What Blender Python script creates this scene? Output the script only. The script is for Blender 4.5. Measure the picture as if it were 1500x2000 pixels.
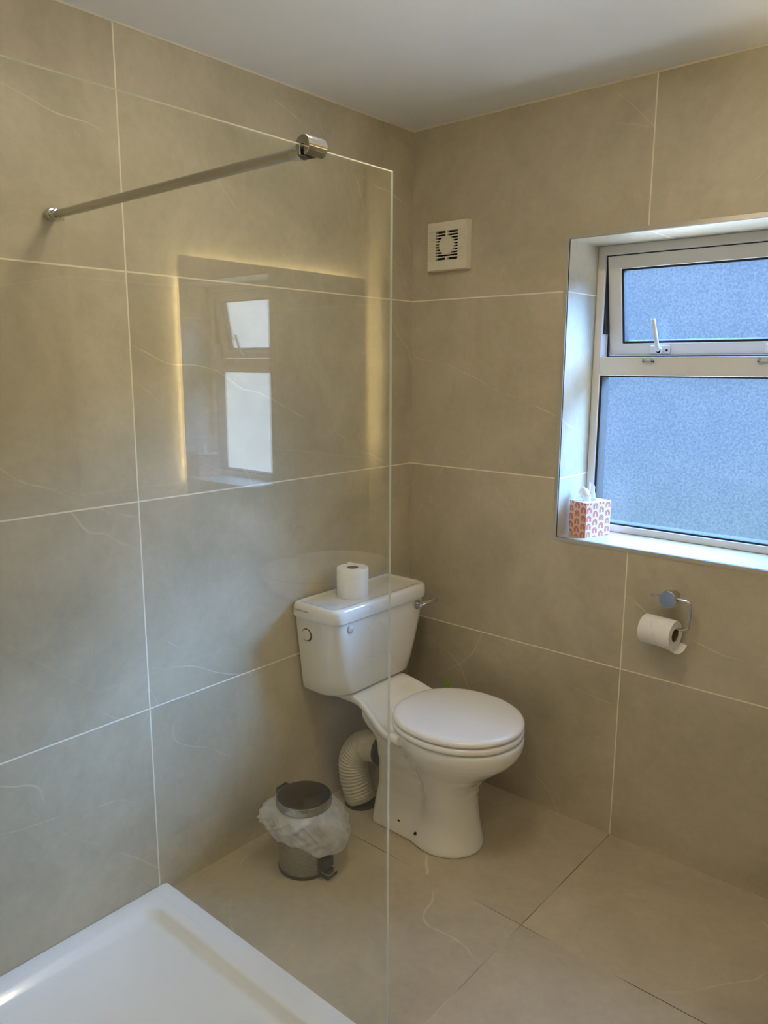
import bpy, bmesh, math, random
from mathutils import Vector, Matrix, noise
PI = math.pi
random.seed(4)
scene = bpy.context.scene
COL = scene.collection
for o in list(bpy.data.objects):
    bpy.data.objects.remove(o)

# ------------------------------------------------------------------ camera
YAW, PITCH, ROLL, FPX = 0.7116, 0.1856, 0.0042, 1507.9
fw = Vector((-math.sin(YAW) * math.cos(PITCH), math.cos(YAW) * math.cos(PITCH), -math.sin(PITCH)))
rt = Vector((math.cos(YAW), math.sin(YAW), 0.0))
up = rt.cross(fw)
r2 = rt * math.cos(ROLL) + up * math.sin(ROLL)
u2 = -rt * math.sin(ROLL) + up * math.cos(ROLL)
cam_d = bpy.data.cameras.new('camera')
cam = bpy.data.objects.new('camera', cam_d)
COL.objects.link(cam)
cam.matrix_world = Matrix(((r2.x, u2.x, -fw.x, 1.8519), (r2.y, u2.y, -fw.y, -2.3023), (r2.z, u2.z, -fw.z, 1.5552), (0, 0, 0, 1)))
cam_d.sensor_fit = 'VERTICAL'
cam_d.sensor_height = 36.0
cam_d.lens = FPX * 36.0 / 2000.0
cam_d.clip_start = 0.01
scene.camera = cam

# ------------------------------------------------------------------ view
vs = scene.view_settings
vs.view_transform = 'Standard'
vs.look = 'None'
vs.exposure = 0.0
vs.gamma = 1.0
vs.use_curve_mapping = False
scene.cycles.max_bounces = 10
scene.cycles.diffuse_bounces = 5
scene.cycles.glossy_bounces = 5
scene.cycles.transparent_max_bounces = 16
scene.cycles.caustics_reflective = True
scene.cycles.sample_clamp_indirect = 8.0
scene.cycles.use_denoising = True

# ------------------------------------------------------------------ sky outside
WORLD_TOP, WORLD_HORIZON, WORLD_GROUND = (0.26, 0.50, 1.0), (0.31, 0.55, 0.96), (0.26, 0.44, 0.52)
SKY_HIGH, SKY_LOW, SKY_GROUND = 20.0, 1.06, 1.28
w = bpy.data.worlds.new('sky')
scene.world = w
w.use_nodes = True
nt = w.node_tree
nt.nodes.clear()
wo = nt.nodes.new('ShaderNodeOutputWorld')
bg = nt.nodes.new('ShaderNodeBackground')
tc = nt.nodes.new('ShaderNodeTexCoord')
sx = nt.nodes.new('ShaderNodeSeparateXYZ')
nt.links.new(tc.outputs['Generated'], sx.inputs[0])
cr = nt.nodes.new('ShaderNodeValToRGB')
mr = nt.nodes.new('ShaderNodeMapRange')
mr.inputs['From Min'].default_value = -1.0
mr.inputs['From Max'].default_value = 1.0
nt.links.new(sx.outputs['Z'], mr.inputs['Value'])
nt.links.new(mr.outputs[0], cr.inputs[0])
SKY_MAX = 200.0
def m3(c, k): return (c[0] * k / SKY_MAX, c[1] * k / SKY_MAX, c[2] * k / SKY_MAX, 1)
e = cr.color_ramp.elements
e[0].position = 0.36; e[0].color = m3(WORLD_GROUND, SKY_GROUND)
e[1].position = 0.72; e[1].color = m3(WORLD_TOP, SKY_HIGH)
for p_, c_ in ((0.455, m3(WORLD_HORIZON, SKY_LOW * 0.95)), (0.565, m3(WORLD_HORIZON, SKY_LOW)), (0.60, m3(WORLD_TOP, SKY_HIGH * 0.45)), (0.64, m3(WORLD_TOP, SKY_HIGH * 0.9)), (0.80, m3(WORLD_TOP, 22.0)), (0.30, m3((0.80, 0.90, 1.0), 14.0))):
    q_ = e.new(p_); q_.color = c_
# broad bright patch of hazy sky off to the right, behind thin cloud
GLOW_AZ, GLOW_EL, GLOW_K = math.radians(35), math.radians(25), 135.0
dp = nt.nodes.new('ShaderNodeVectorMath'); dp.operation = 'DOT_PRODUCT'
dp.inputs[1].default_value = (math.sin(GLOW_AZ) * math.cos(GLOW_EL), math.cos(GLOW_AZ) * math.cos(GLOW_EL), math.sin(GLOW_EL))
nt.links.new(tc.outputs['Generated'], dp.inputs[0])
gr = nt.nodes.new('ShaderNodeMapRange'); gr.interpolation_type = 'SMOOTHSTEP'
gr.inputs['From Min'].default_value = math.cos(math.radians(16)); gr.inputs['From Max'].default_value = math.cos(math.radians(4))
gr.inputs['To Max'].default_value = GLOW_K / SKY_MAX
nt.links.new(dp.outputs['Value'], gr.inputs['Value'])
gc = nt.nodes.new('ShaderNodeVectorMath'); gc.operation = 'MULTIPLY_ADD'; gc.inputs[1].default_value = (0.24, 0.52, 1.0)
nt.links.new(gr.outputs[0], gc.inputs[0]); nt.links.new(cr.outputs[0], gc.inputs[2])
# paler, brighter sky patch added low on the left to lift the mirrored window
dq = nt.nodes.new('ShaderNodeVectorMath'); dq.operation = 'DOT_PRODUCT'
LAZ, LEL, LK = math.radians(-54), math.radians(1), 6.5
dq.inputs[1].default_value = (math.sin(LAZ) * math.cos(LEL), math.cos(LAZ) * math.cos(LEL), math.sin(LEL))
nt.links.new(tc.outputs['Generated'], dq.inputs[0])
gq = nt.nodes.new('ShaderNodeMapRange'); gq.interpolation_type = 'SMOOTHSTEP'
gq.inputs['From Min'].default_value = math.cos(math.radians(27)); gq.inputs['From Max'].default_value = math.cos(math.radians(17))
gq.inputs['To Max'].default_value = LK / SKY_MAX
nt.links.new(dq.outputs['Value'], gq.inputs['Value'])
gd = nt.nodes.new('ShaderNodeVectorMath'); gd.operation = 'MULTIPLY_ADD'; gd.inputs[1].default_value = (0.80, 0.93, 1.0)
nt.links.new(gq.outputs[0], gd.inputs[0]); nt.links.new(gc.outputs[0], gd.inputs[2])
nt.links.new(gd.outputs[0], bg.inputs[0])
bg.inputs[1].default_value = SKY_MAX
nt.links.new(bg.outputs[0], wo.inputs[0])
scene.world.cycles.sampling_method = 'AUTOMATIC'
# window constants
WX0, WX1, WZ0, WZ1, WY = 0.632, 1.335, 0.996, 1.952, 0.205
pl = bpy.data.lights.new('window_portal', 'AREA')
pl.shape = 'RECTANGLE'; pl.size = WX1 - WX0; pl.size_y = WZ1 - WZ0
pl.cycles.is_portal = True
po = bpy.data.objects.new('window_portal', pl); COL.objects.link(po)
po.location = ((WX0 + WX1) / 2, 0.302, (WZ0 + WZ1) / 2)
po.rotation_euler = (-PI / 2, 0, 0)

LAMP_POS = (0.86, -1.14)
LAMP_EMIT = 34.0
LED_EMIT = 1900.0

# ------------------------------------------------------------------ materials
def new_mat(name):
    m = bpy.data.materials.new(name); m.use_nodes = True
    return m, m.node_tree, m.node_tree.nodes['Principled BSDF']
def srgb(r, g, b):
    f = lambda c: (c / 255 / 12.92) if c / 255 <= 0.04045 else ((c / 255 + 0.055) / 1.055) ** 2.4
    return (f(r), f(g), f(b), 1)
def simple(name, col, rough=0.5, metal=0.0, var=0.0, scale=20.0, bump=0.0, bscale=60.0, coat=0.0, trans=0.0, ior=None, emit=None, estr=0.0, rvar=0.0):
    m, t, p = new_mat(name)
    p.inputs['Base Color'].default_value = col
    p.inputs['Roughness'].default_value = rough
    p.inputs['Metallic'].default_value = metal
    p.inputs['Coat Weight'].default_value = coat
    p.inputs['Coat Roughness'].default_value = 0.05
    if trans: p.inputs['Transmission Weight'].default_value = trans
    if ior: p.inputs['IOR'].default_value = ior
    if emit:
        p.inputs['Emission Color'].default_value = emit
        p.inputs['Emission Strength'].default_value = estr
    g = t.nodes.new('ShaderNodeNewGeometry')
    if var or rvar:
        n = t.nodes.new('ShaderNodeTexNoise'); n.inputs['Scale'].default_value = scale; n.inputs['Detail'].default_value = 5
        t.links.new(g.outputs['Position'], n.inputs['Vector'])
        if var:
            r = t.nodes.new('ShaderNodeValToRGB')
            r.color_ramp.elements[0].position = 0.3; r.color_ramp.elements[1].position = 0.7
            r.color_ramp.elements[0].color = tuple(c * (1 - var) for c in col[:3]) + (1,)
            r.color_ramp.elements[1].color = tuple(min(1, c * (1 + var)) for c in col[:3]) + (1,)
            t.links.new(n.outputs['Fac'], r.inputs[0]); t.links.new(r.outputs[0], p.inputs['Base Color'])
        if rvar:
            q = t.nodes.new('ShaderNodeMapRange')
            q.inputs['From Min'].default_value = 0.3; q.inputs['From Max'].default_value = 0.7
            q.inputs['To Min'].default_value = max(0, rough - rvar); q.inputs['To Max'].default_value = rough + rvar
            t.links.new(n.outputs['Fac'], q.inputs[0]); t.links.new(q.outputs[0], p.inputs['Roughness'])
    if bump:
        n2 = t.nodes.new('ShaderNodeTexNoise'); n2.inputs['Scale'].default_value = bscale; n2.inputs['Detail'].default_value = 4
        t.links.new(g.outputs['Position'], n2.inputs['Vector'])
        b = t.nodes.new('ShaderNodeBump'); b.inputs['Strength'].default_value = bump; b.inputs['Distance'].default_value = 0.004
        t.links.new(n2.outputs['Fac'], b.inputs['Height']); t.links.new(b.outputs[0], p.inputs['Normal'])
    return m

def tile_mat(name, axes, offs, periods, gw, grout, dark, light, seed, rough=0.38, dirty=None):
    """large stone-look porcelain tiles laid on the world axes named in axes"""
    m, t, p = new_mat(name)
    N, L = t.nodes.new, t.links.new
    g = N('ShaderNodeNewGeometry'); s = N('ShaderNodeSeparateXYZ'); L(g.outputs['Position'], s.inputs[0])
    def mth(op, a, b=None, c=None):
        n = N('ShaderNodeMath'); n.operation = op
        for i, v in enumerate((a, b, c)):
            if v is None: continue
            if isinstance(v, (int, float)): n.inputs[i].default_value = v
            else: L(v, n.inputs[i])
        return n.outputs[0]
    lines, ids = [], []
    for ax, of, pe in zip(axes, offs, periods):
        q = mth('DIVIDE', mth('SUBTRACT', s.outputs[ax], of), pe)
        fl = mth('FLOOR', mth('ADD', q, 0.0)); ids.append(fl)
        fr = mth('ABSOLUTE', mth('SUBTRACT', q, mth('ROUND', q)))
        d = mth('MULTIPLY', fr, pe)
        mrn = N('ShaderNodeMapRange'); mrn.inputs['From Min'].default_value = gw * 0.5 - 0.0004; mrn.inputs['From Max'].default_value = gw * 0.5 + 0.0004
        mrn.inputs['To Min'].default_value = 1; mrn.inputs['To Max'].default_value = 0
        L(d, mrn.inputs[0]); lines.append(mrn.outputs[0])
    line = mth('MAXIMUM', lines[0], lines[1])
    cb = N('ShaderNodeCombineXYZ')
    L(mth('MULTIPLY', ids[0], 7.31), cb.inputs[0]); L(mth('MULTIPLY', ids[1], 5.17), cb.inputs[1]); cb.inputs[2].default_value = seed
    ad = N('ShaderNodeVectorMath'); ad.operation = 'ADD'; L(g.outputs['Position'], ad.inputs[0]); L(cb.outputs[0], ad.inputs[1])
    n1 = N('ShaderNodeTexNoise'); n1.inputs['Scale'].default_value = 2.6; n1.inputs['Detail'].default_value = 9; n1.inputs['Roughness'].default_value = 0.62; n1.inputs['Distortion'].default_value = 0.5
    L(ad.outputs[0], n1.inputs['Vector'])
    r1 = N('ShaderNodeValToRGB'); r1.color_ramp.elements[0].position = 0.30; r1.color_ramp.elements[1].position = 0.72
    r1.color_ramp.elements[0].color = dark; r1.color_ramp.elements[1].color = light
    L(n1.outputs['Fac'], r1.inputs[0])
    # speckle
    n2 = N('ShaderNodeTexNoise'); n2.inputs['Scale'].default_value = 38; n2.inputs['Detail'].default_value = 6; n2.inputs['Roughness'].default_value = 0.7
    L(ad.outputs[0], n2.inputs['Vector'])
    sp = N('ShaderNodeMapRange'); sp.inputs['From Min'].default_value = 0.3; sp.inputs['From Max'].default_value = 0.7; sp.inputs['To Min'].default_value = 0.94; sp.inputs['To Max'].default_value = 1.05
    L(n2.outputs['Fac'], sp.inputs[0])
    mx = N('ShaderNodeVectorMath'); mx.operation = 'SCALE'; L(r1.outputs[0], mx.inputs[0]); L(sp.outputs[0], mx.inputs['Scale'])
    # veins: thin pale hairlines, faded in and out
    col = mx.outputs[0]
    for k, (dr_, fq, wd, st) in enumerate((((0.30, 0.34, 0.94), 1.15, 0.0030, 0.42), ((0.62, 0.66, 0.62), 0.85, 0.0024, 0.34), ((0.70, -0.52, -0.55), 0.95, 0.0026, 0.30))):
        dt = N('ShaderNodeVectorMath'); dt.operation = 'DOT_PRODUCT'; L(ad.outputs[0], dt.inputs[0]); dt.inputs[1].default_value = tuple(c * fq for c in dr_)
        nv = N('ShaderNodeTexNoise'); nv.inputs['Scale'].default_value = 1.9; nv.inputs['Detail'].default_value = 2.5
        L(ad.outputs[0], nv.inputs['Vector'])
        uu = mth('MULTIPLY_ADD', nv.outputs['Fac'], 0.28, mth('ADD', dt.outputs['Value'], 0.37 * k + 0.11 * seed))
        dv = mth('ABSOLUTE', mth('SUBTRACT', uu, mth('ROUND', uu)))
        vm = N('ShaderNodeMapRange'); vm.inputs['From Min'].default_value = wd * 0.2; vm.inputs['From Max'].default_value = wd; vm.inputs['To Min'].default_value = 1; vm.inputs['To Max'].default_value = 0
        L(dv, vm.inputs[0])
        nm = N('ShaderNodeTexNoise'); nm.inputs['Scale'].default_value = 3.0; nm.inputs['Detail'].default_value = 4; nm.inputs['Roughness'].default_value = 0.7
        of_ = N('ShaderNodeVectorMath'); of_.operation = 'ADD'; L(ad.outputs[0], of_.inputs[0]); of_.inputs[1].default_value = (k * 9.1, 3.3, 1.7); L(of_.outputs[0], nm.inputs['Vector'])
        mk = N('ShaderNodeMapRange'); mk.inputs['From Min'].default_value = 0.47; mk.inputs['From Max'].default_value = 0.60
        L(nm.outputs['Fac'], mk.inputs[0])
        fac = mth('MULTIPLY', mth('MULTIPLY', vm.outputs[0], mk.outputs[0]), st)
        mm = N('ShaderNodeMix'); mm.data_type = 'RGBA'
        L(fac, mm.inputs[0]); L(col, mm.inputs[6]); mm.inputs[7].default_value = tuple(min(1, c * 1.6) for c in light[:3]) + (1,)
        col = mm.outputs[2]
    gm = N('ShaderNodeMix'); gm.data_type = 'RGBA'
    if dirty:
        nd = N('ShaderNodeTexNoise'); nd.inputs['Scale'].default_value = 2.4; L(g.outputs['Position'], nd.inputs['Vector'])
        rd = N('ShaderNodeValToRGB'); rd.color_ramp.elements[0].position = 0.44; rd.color_ramp.elements[1].position = 0.56
        rd.color_ramp.elements[0].color = dirty; rd.color_ramp.elements[1].color = grout
        L(nd.outputs['Fac'], rd.inputs[0]); L(rd.outputs[0], gm.inputs[7])
    else:
        gm.inputs[7].default_value = grout
    L(line, gm.inputs[0]); L(col, gm.inputs[6])
    L(gm.outputs[2], p.inputs['Base Color'])
    rr_ = N('ShaderNodeMapRange'); rr_.inputs['To Min'].default_value = rough - 0.06; rr_.inputs['To Max'].default_value = rough + 0.08
    L(n1.outputs['Fac'], rr_.inputs[0])
    rm = mth('MULTIPLY_ADD', line, 0.4, rr_.outputs[0]); L(rm, p.inputs['Roughness'])
    bp = N('ShaderNodeBump'); bp.inputs['Strength'].default_value = 0.35; bp.inputs['Distance'].default_value = 0.001
    hh = mth('MULTIPLY_ADD', n2.outputs['Fac'], 0.12, mth('SUBTRACT', 1.0, line)); L(hh, bp.inputs['Height']); L(bp.outputs[0], p.inputs['Normal'])
    return m

GROUT = srgb(236, 228, 208)
T_D, T_L = srgb(166, 158, 138), srgb(198, 189, 168)
M_TA = tile_mat('tile_wall_left', ('Y', 'Z'), (-1.1743, -0.0064), (1.2, 0.6), 0.0042, GROUT, T_D, T_L, 1.3)
M_TB = tile_mat('tile_wall_back', ('X', 'Z'), (0.8845, -0.0064), (1.2, 0.6), 0.0042, GROUT, T_D, T_L, 4.7)
M_TC = tile_mat('tile_wall_right', ('Y', 'Z'), (-0.6, -0.0064), (1.2, 0.6), 0.0042, GROUT, T_D, T_L, 9.7)
M_TF = tile_mat('tile_floor', ('X', 'Y'), (0.8845, -0.577), (1.2, 0.6), 0.0026, srgb(196, 182, 154), srgb(168, 157, 136), srgb(198, 186, 163), 12.1, rough=0.42, dirty=srgb(92, 80, 62))
M_CEIL = simple('ceiling_paint', srgb(230, 231, 230), 0.55, var=0.02, scale=3, bump=0.05, bscale=90)
M_SEAL = simple('white_sealant', srgb(214, 206, 186), 0.4, var=0.05)
M_CER = simple('white_ceramic', srgb(243, 241, 234), 0.12, coat=0.6, var=0.01, scale=6)
M_CIS = simple('white_ceramic_cistern', srgb(232, 230, 223), 0.12, coat=0.6, var=0.01, scale=6)
M_SEAT = simple('white_seat_plastic', srgb(246, 244, 240), 0.25, coat=0.2, var=0.01, scale=6)
M_ACRY = simple('white_acrylic', srgb(248, 249, 250), 0.16, coat=0.3, var=0.008, scale=4)
M_UPVC = simple('white_upvc', srgb(226, 224, 220), 0.3, var=0.015, scale=12)
M_GASK = simple('black_gasket', (0.01, 0.01, 0.012, 1), 0.6, var=0.2)
M_CHROME = simple('chrome', (0.62, 0.62, 0.62, 1), 0.08, 1.0, rvar=0.04, scale=30)
M_SATIN = simple('satin_steel', (0.46, 0.45, 0.42, 1), 0.33, 1.0, rvar=0.05, scale=40)
M_BINST = simple('speckled_steel', (0.36, 0.36, 0.345, 1), 0.24, 1.0, var=0.12, scale=260, rvar=0.06)
M_BINLID = simple('steel_lid_dark_reflection', (0.06, 0.06, 0.057, 1), 0.10, 1.0, rvar=0.04, scale=18)  # near-black base colour paints in the dark surroundings the steel lid reflects
M_BLACK = simple('black_plastic', (0.012, 0.012, 0.013, 1), 0.35, var=0.2)
M_PIPE = simple('cream_pipe_plastic', srgb(214, 206, 186), 0.42, var=0.04, scale=15)
M_PAPER = simple('toilet_paper', srgb(242, 240, 236), 0.95, var=0.02, scale=40, bump=0.4, bscale=260)
M_CARD = simple('cardboard_core', srgb(120, 100, 78), 0.9, var=0.1)
M_FAN = simple('fan_plastic', srgb(222, 216, 198), 0.4, var=0.02)
M_DARK = simple('dark_cavity', (0.008, 0.007, 0.007, 1), 0.8, var=0.2)
M_GREEN = simple('green_plastic', srgb(120, 200, 20), 0.35, var=0.05)
M_BLUE = simple('blue_cap_reflection', srgb(128, 148, 186), 0.35, 0.3, var=0.04)  # blue base colour stands in for a reflection on the chrome cap
M_INK = simple('black_ink', (0.01, 0.01, 0.01, 1), 0.5, var=0.1)
M_TRIM = simple('grey_edge_trim', srgb(186, 182, 172), 0.3, 0.35, var=0.04)
M_RUB = simple('rubber_seal', (0.02, 0.018, 0.015, 1), 0.6, var=0.1)
M_LED = simple('warm_led', (1, 0.9, 0.6, 1), 0.5, emit=(1.0, 0.82, 0.46, 1), estr=LED_EMIT)
M_LAMP = simple('lamp_diffuser', (0.9, 0.88, 0.84, 1), 0.5, emit=(1.0, 0.86, 0.64, 1), estr=LAMP_EMIT)
M_MIRROR = simple('mirror_silver', (0.92, 0.93, 0.92, 1), 0.0, 1.0)
M_VAN = simple('white_gloss_cabinet', srgb(228, 226, 222), 0.2, coat=0.3, var=0.01)
M_DOOR = simple('white_door_paint', srgb(225, 222, 214), 0.35, var=0.02)

def screen_glass():
    m, t, p = new_mat('screen_glass'); t.nodes.remove(p)
    N, L = t.nodes.new, t.links.new
    out = t.nodes['Material Output']
    g = N('ShaderNodeNewGeometry'); fr = N('ShaderNodeFresnel')
    mi = N('ShaderNodeMath'); mi.operation = 'MULTIPLY_ADD'; ior = 1.52
    mi.inputs[1].default_value = 1 / ior - ior; mi.inputs[2].default_value = ior
    L(g.outputs['Backfacing'], mi.inputs[0]); L(mi.outputs[0], fr.inputs['IOR'])
    tr = N('ShaderNodeBsdfTransparent'); tr.inputs[0].default_value = (0.972, 0.985, 0.972, 1)
    gl = N('ShaderNodeBsdfGlossy'); gl.inputs['Roughness'].default_value = 0.0; gl.inputs[0].default_value = (1, 1, 1, 1)
    mx = N('ShaderNodeMixShader'); L(fr.outputs[0], mx.inputs[0]); L(tr.outputs[0], mx.inputs[1]); L(gl.outputs[0], mx.inputs[2])
    L(mx.outputs[0], out.inputs[0]); return m
M_GLASS = screen_glass()
def edge_mat():
    m, t, p = new_mat('polished_glass_edge'); N, L = t.nodes.new, t.links.new
    p.inputs['Base Color'].default_value = srgb(226, 228, 210); p.inputs['Roughness'].default_value = 0.2
    tl = N('ShaderNodeBsdfTranslucent'); tl.inputs[0].default_value = (0.70, 0.74, 0.62, 1)
    mx = N('ShaderNodeMixShader'); mx.inputs[0].default_value = 0.28
    L(p.outputs[0], mx.inputs[1]); L(tl.outputs[0], mx.inputs[2]); L(mx.outputs[0], t.nodes['Material Output'].inputs[0]); return m
M_GEDGE = edge_mat()

def frosted():
    m, t, p = new_mat('frosted_window_glass'); t.nodes.remove(p)
    N, L = t.nodes.new, t.links.new
    out = t.nodes['Material Output']; g = N('ShaderNodeNewGeometry')
    n = N('ShaderNodeTexNoise'); n.inputs['Scale'].default_value = 150; n.inputs['Detail'].default_value = 3; n.inputs['Roughness'].default_value = 0.6
    L(g.outputs['Position'], n.inputs['Vector'])
    n3 = N('ShaderNodeTexNoise'); n3.inputs['Scale'].default_value = 5; n3.inputs['Detail'].default_value = 3
    L(g.outputs['Position'], n3.inputs['Vector'])
    r = N('ShaderNodeMapRange'); r.inputs['From Min'].default_value = 0.32; r.inputs['From Max'].default_value = 0.68; r.inputs['To Min'].default_value = 0.0; r.inputs['To Max'].default_value = 0.10
    L(n.outputs['Fac'], r.inputs[0])
    tint = N('ShaderNodeValToRGB'); tint.color_ramp.elements[0].position = 0.38; tint.color_ramp.elements[1].position = 0.60
    tint.color_ramp.elements[0].color = (0.77, 0.82, 0.88, 1); tint.color_ramp.elements[1].color = (1.0, 1.0, 1.0, 1)
    ml = N('ShaderNodeMath'); ml.operation = 'MULTIPLY_ADD'; ml.inputs[1].default_value = 0.8
    L(n.outputs['Fac'], ml.inputs[0]); m5 = N('ShaderNodeMath'); m5.operation = 'MULTIPLY'; m5.inputs[1].default_value = 0.2; L(n3.outputs['Fac'], m5.inputs[0]); L(m5.outputs[0], ml.inputs[2])
    L(ml.outputs[0], tint.inputs[0])
    tr = N('ShaderNodeBsdfTransparent'); L(tint.outputs[0], tr.inputs[0])
    tl = N('ShaderNodeBsdfTranslucent'); tl.inputs[0].default_value = (0.10, 0.10, 0.10, 1)
    mx = N('ShaderNodeMixShader'); L(r.outputs[0], mx.inputs[0]); L(tr.outputs[0], mx.inputs[1]); L(tl.outputs[0], mx.inputs[2])
    b = N('ShaderNodeBump'); b.inputs['Strength'].default_value = 0.6; b.inputs['Distance'].default_value = 0.002; L(n.outputs['Fac'], b.inputs['Height'])
    gl = N('ShaderNodeBsdfGlossy'); gl.inputs['Roughness'].default_value = 0.25; L(b.outputs[0], gl.inputs['Normal'])
    m2 = N('ShaderNodeMixShader'); m2.inputs[0].default_value = 0.05
    L(mx.outputs[0], m2.inputs[1]); L(gl.outputs[0], m2.inputs[2]); L(m2.outputs[0], out.inputs[0])
    return m
M_FROST = frosted()

def bag_mat():
    m, t, p = new_mat('thin_bag_plastic'); t.nodes.remove(p)
    N, L = t.nodes.new, t.links.new
    out = t.nodes['Material Output']; g = N('ShaderNodeNewGeometry')
    n = N('ShaderNodeTexNoise'); n.inputs['Scale'].default_value = 22; n.inputs['Detail'].default_value = 4; L(g.outputs['Position'], n.inputs['Vector'])
    b = N('ShaderNodeBump'); b.inputs['Strength'].default_value = 0.12; b.inputs['Distance'].default_value = 0.003; L(n.outputs['Fac'], b.inputs['Height'])
    pr = N('ShaderNodeBsdfPrincipled'); pr.inputs['Base Color'].default_value = (0.93, 0.94, 0.95, 1); pr.inputs['Roughness'].default_value = 0.22; L(b.outputs[0], pr.inputs['Normal'])
    tl = N('ShaderNodeBsdfTranslucent'); tl.inputs[0].default_value = (0.93, 0.94, 0.95, 1)
    tr = N('ShaderNodeBsdfTransparent'); tr.inputs[0].default_value = (0.95, 0.95, 0.95, 1)
    a = N('ShaderNodeMixShader'); a.inputs[0].default_value = 0.35; L(pr.outputs[0], a.inputs[1]); L(tl.outputs[0], a.inputs[2])
    c = N('ShaderNodeMixShader'); L(a.outputs[0], c.inputs[1]); L(tr.outputs[0], c.inputs[2])
    r = N('ShaderNodeMapRange'); r.inputs['From Min'].default_value = 0.3; r.inputs['From Max'].default_value = 0.7; r.inputs['To Min'].default_value = 0.22; r.inputs['To Max'].default_value = 0.50
    L(n.outputs['Fac'], r.inputs[0]); L(r.outputs[0], c.inputs[0]); L(c.outputs[0], out.inputs[0])
    return m
M_BAG = bag_mat()

# ------------------------------------------------------------------ mesh helpers
ORG = Vector((0, 0, 0))
def set_org(*p):
    global ORG
    ORG = Vector(p)
def link_bm(name, bm, mat, parent=None, smooth=False, auto=None, bevel=0, subsurf=0):
    bmesh.ops.recalc_face_normals(bm, faces=bm.faces)
    org = ORG
    for v in bm.verts: v.co -= org
    me = bpy.data.meshes.new(name); bm.to_mesh(me); bm.free()
    mats = mat if isinstance(mat, (list, tuple)) else [mat]
    for m in mats: me.materials.append(m)
    o = bpy.data.objects.new(name, me); COL.objects.link(o)
    if parent: o.parent = parent
    else: o.location = org
    if smooth or auto is not None:
        for pgn in me.polygons: pgn.use_smooth = True
    if auto is not None:
        me.set_sharp_from_angle(angle=math.radians(auto))
    if bevel:
        b = o.modifiers.new('bevel', 'BEVEL'); b.width = bevel; b.segments = 3; b.limit_method = 'ANGLE'; b.angle_limit = math.radians(35)
        for pgn in me.polygons: pgn.use_smooth = True
        b.harden_normals = True
    if subsurf:
        s_ = o.modifiers.new('subsurf', 'SUBSURF'); s_.levels = subsurf; s_.render_levels = subsurf
    return o
def empty(name, loc):
    set_org(*loc)
    o = bpy.data.objects.new(name, None); COL.objects.link(o); o.location = loc; o.empty_display_size = 0.05
    return o
def tag(o, label, cat, group=None):
    o['label'] = label; o['category'] = cat
    if group: o['group'] = group
    return o
def struct(o, label=None):
    o['kind'] = 'structure'
    if label: o['label'] = label
    return o
def box(bm, x0, x1, y0, y1, z0, z1):
    vs_ = [bm.verts.new((x, y, z)) for x in (x0, x1) for y in (y0, y1) for z in (z0, z1)]
    for f in ((0, 1, 3, 2), (4, 6, 7, 5), (0, 4, 5, 1), (2, 3, 7, 6), (0, 2, 6, 4), (1, 5, 7, 3)):
        bm.faces.new([vs_[i] for i in f])
    return vs_
def loft(bm, rings, cap0=True, cap1=True, closed=True):
    vr = [[bm.verts.new(p) for p in r] for r in rings]
    n = len(vr[0])
    for a, b in zip(vr[:-1], vr[1:]):
        for i in range(n if closed else n - 1):
            j = (i + 1) % n
            bm.faces.new((a[i], a[j], b[j], b[i]))
    if cap0: bm.faces.new(list(reversed(vr[0])))
    if cap1: bm.faces.new(vr[-1])
    return vr
def circ(c, ax, r, n=32, r2=None, ph=0.0):
    c = Vector(c); ax = Vector(ax).normalized()
    t = Vector((0, 0, 1)) if abs(ax.z) < 0.9 else Vector((1, 0, 0))
    u = ax.cross(t).normalized(); v = ax.cross(u)
    return [c + u * (r * math.cos(2 * PI * i / n + ph)) + v * ((r2 or r) * math.sin(2 * PI * i / n + ph)) for i in range(n)]
def cyl(bm, p0, p1, r, n=32, r1=None, bev=0.0):
    p0, p1 = Vector(p0), Vector(p1); ax = p1 - p0; r1 = r if r1 is None else r1
    if bev:
        u = ax.normalized()
        loft(bm, [circ(p0, ax, r - bev, n), circ(p0 + u * bev * 0.3, ax, r - bev * 0.3, n), circ(p0 + u * bev, ax, r, n), circ(p1 - u * bev, ax, r1, n), circ(p1 - u * bev * 0.3, ax, r1 - bev * 0.3, n), circ(p1, ax, r1 - bev, n)])
    else:
        loft(bm, [circ(p0, ax, r, n), circ(p1, ax, r1, n)])
def tube(bm, pts, rad, n=16, cap=True):
    pts = [Vector(p) for p in pts]; rings = []
    rads = rad if isinstance(rad, (list, tuple)) else [rad] * len(pts)
    d0 = (pts[1] - pts[0]).normalized()
    t = Vector((0, 0, 1)) if abs(d0.z) < 0.9 else Vector((0, 1, 0))
    u = d0.cross(t).normalized()
    for i, p in enumerate(pts):
        d = (pts[min(i + 1, len(pts) - 1)] - pts[max(i - 1, 0)]).normalized()
        u = (u - d * u.dot(d)).normalized(); v = d.cross(u)
        rings.append([p + (u * math.cos(2 * PI * k / n) + v * math.sin(2 * PI * k / n)) * rads[i] for k in range(n)])
    loft(bm, rings, cap, cap)
def bez(ps, n):
    """catmull-rom through ps"""
    P = [Vector(p) for p in ps]; P = [P[0] * 2 - P[1]] + P + [P[-1] * 2 - P[-2]]; out = []
    m_ = len(P) - 3
    for i in range(n + 1):
        s_ = i / n * m_; k = min(int(s_), m_ - 1); t = s_ - k
        a, b, c, d = P[k:k + 4]
        out.append(0.5 * ((2 * b) + (c - a) * t + (2 * a - 5 * b + 4 * c - d) * t * t + (3 * b - a - 3 * c + d) * t ** 3))
    return out
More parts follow.
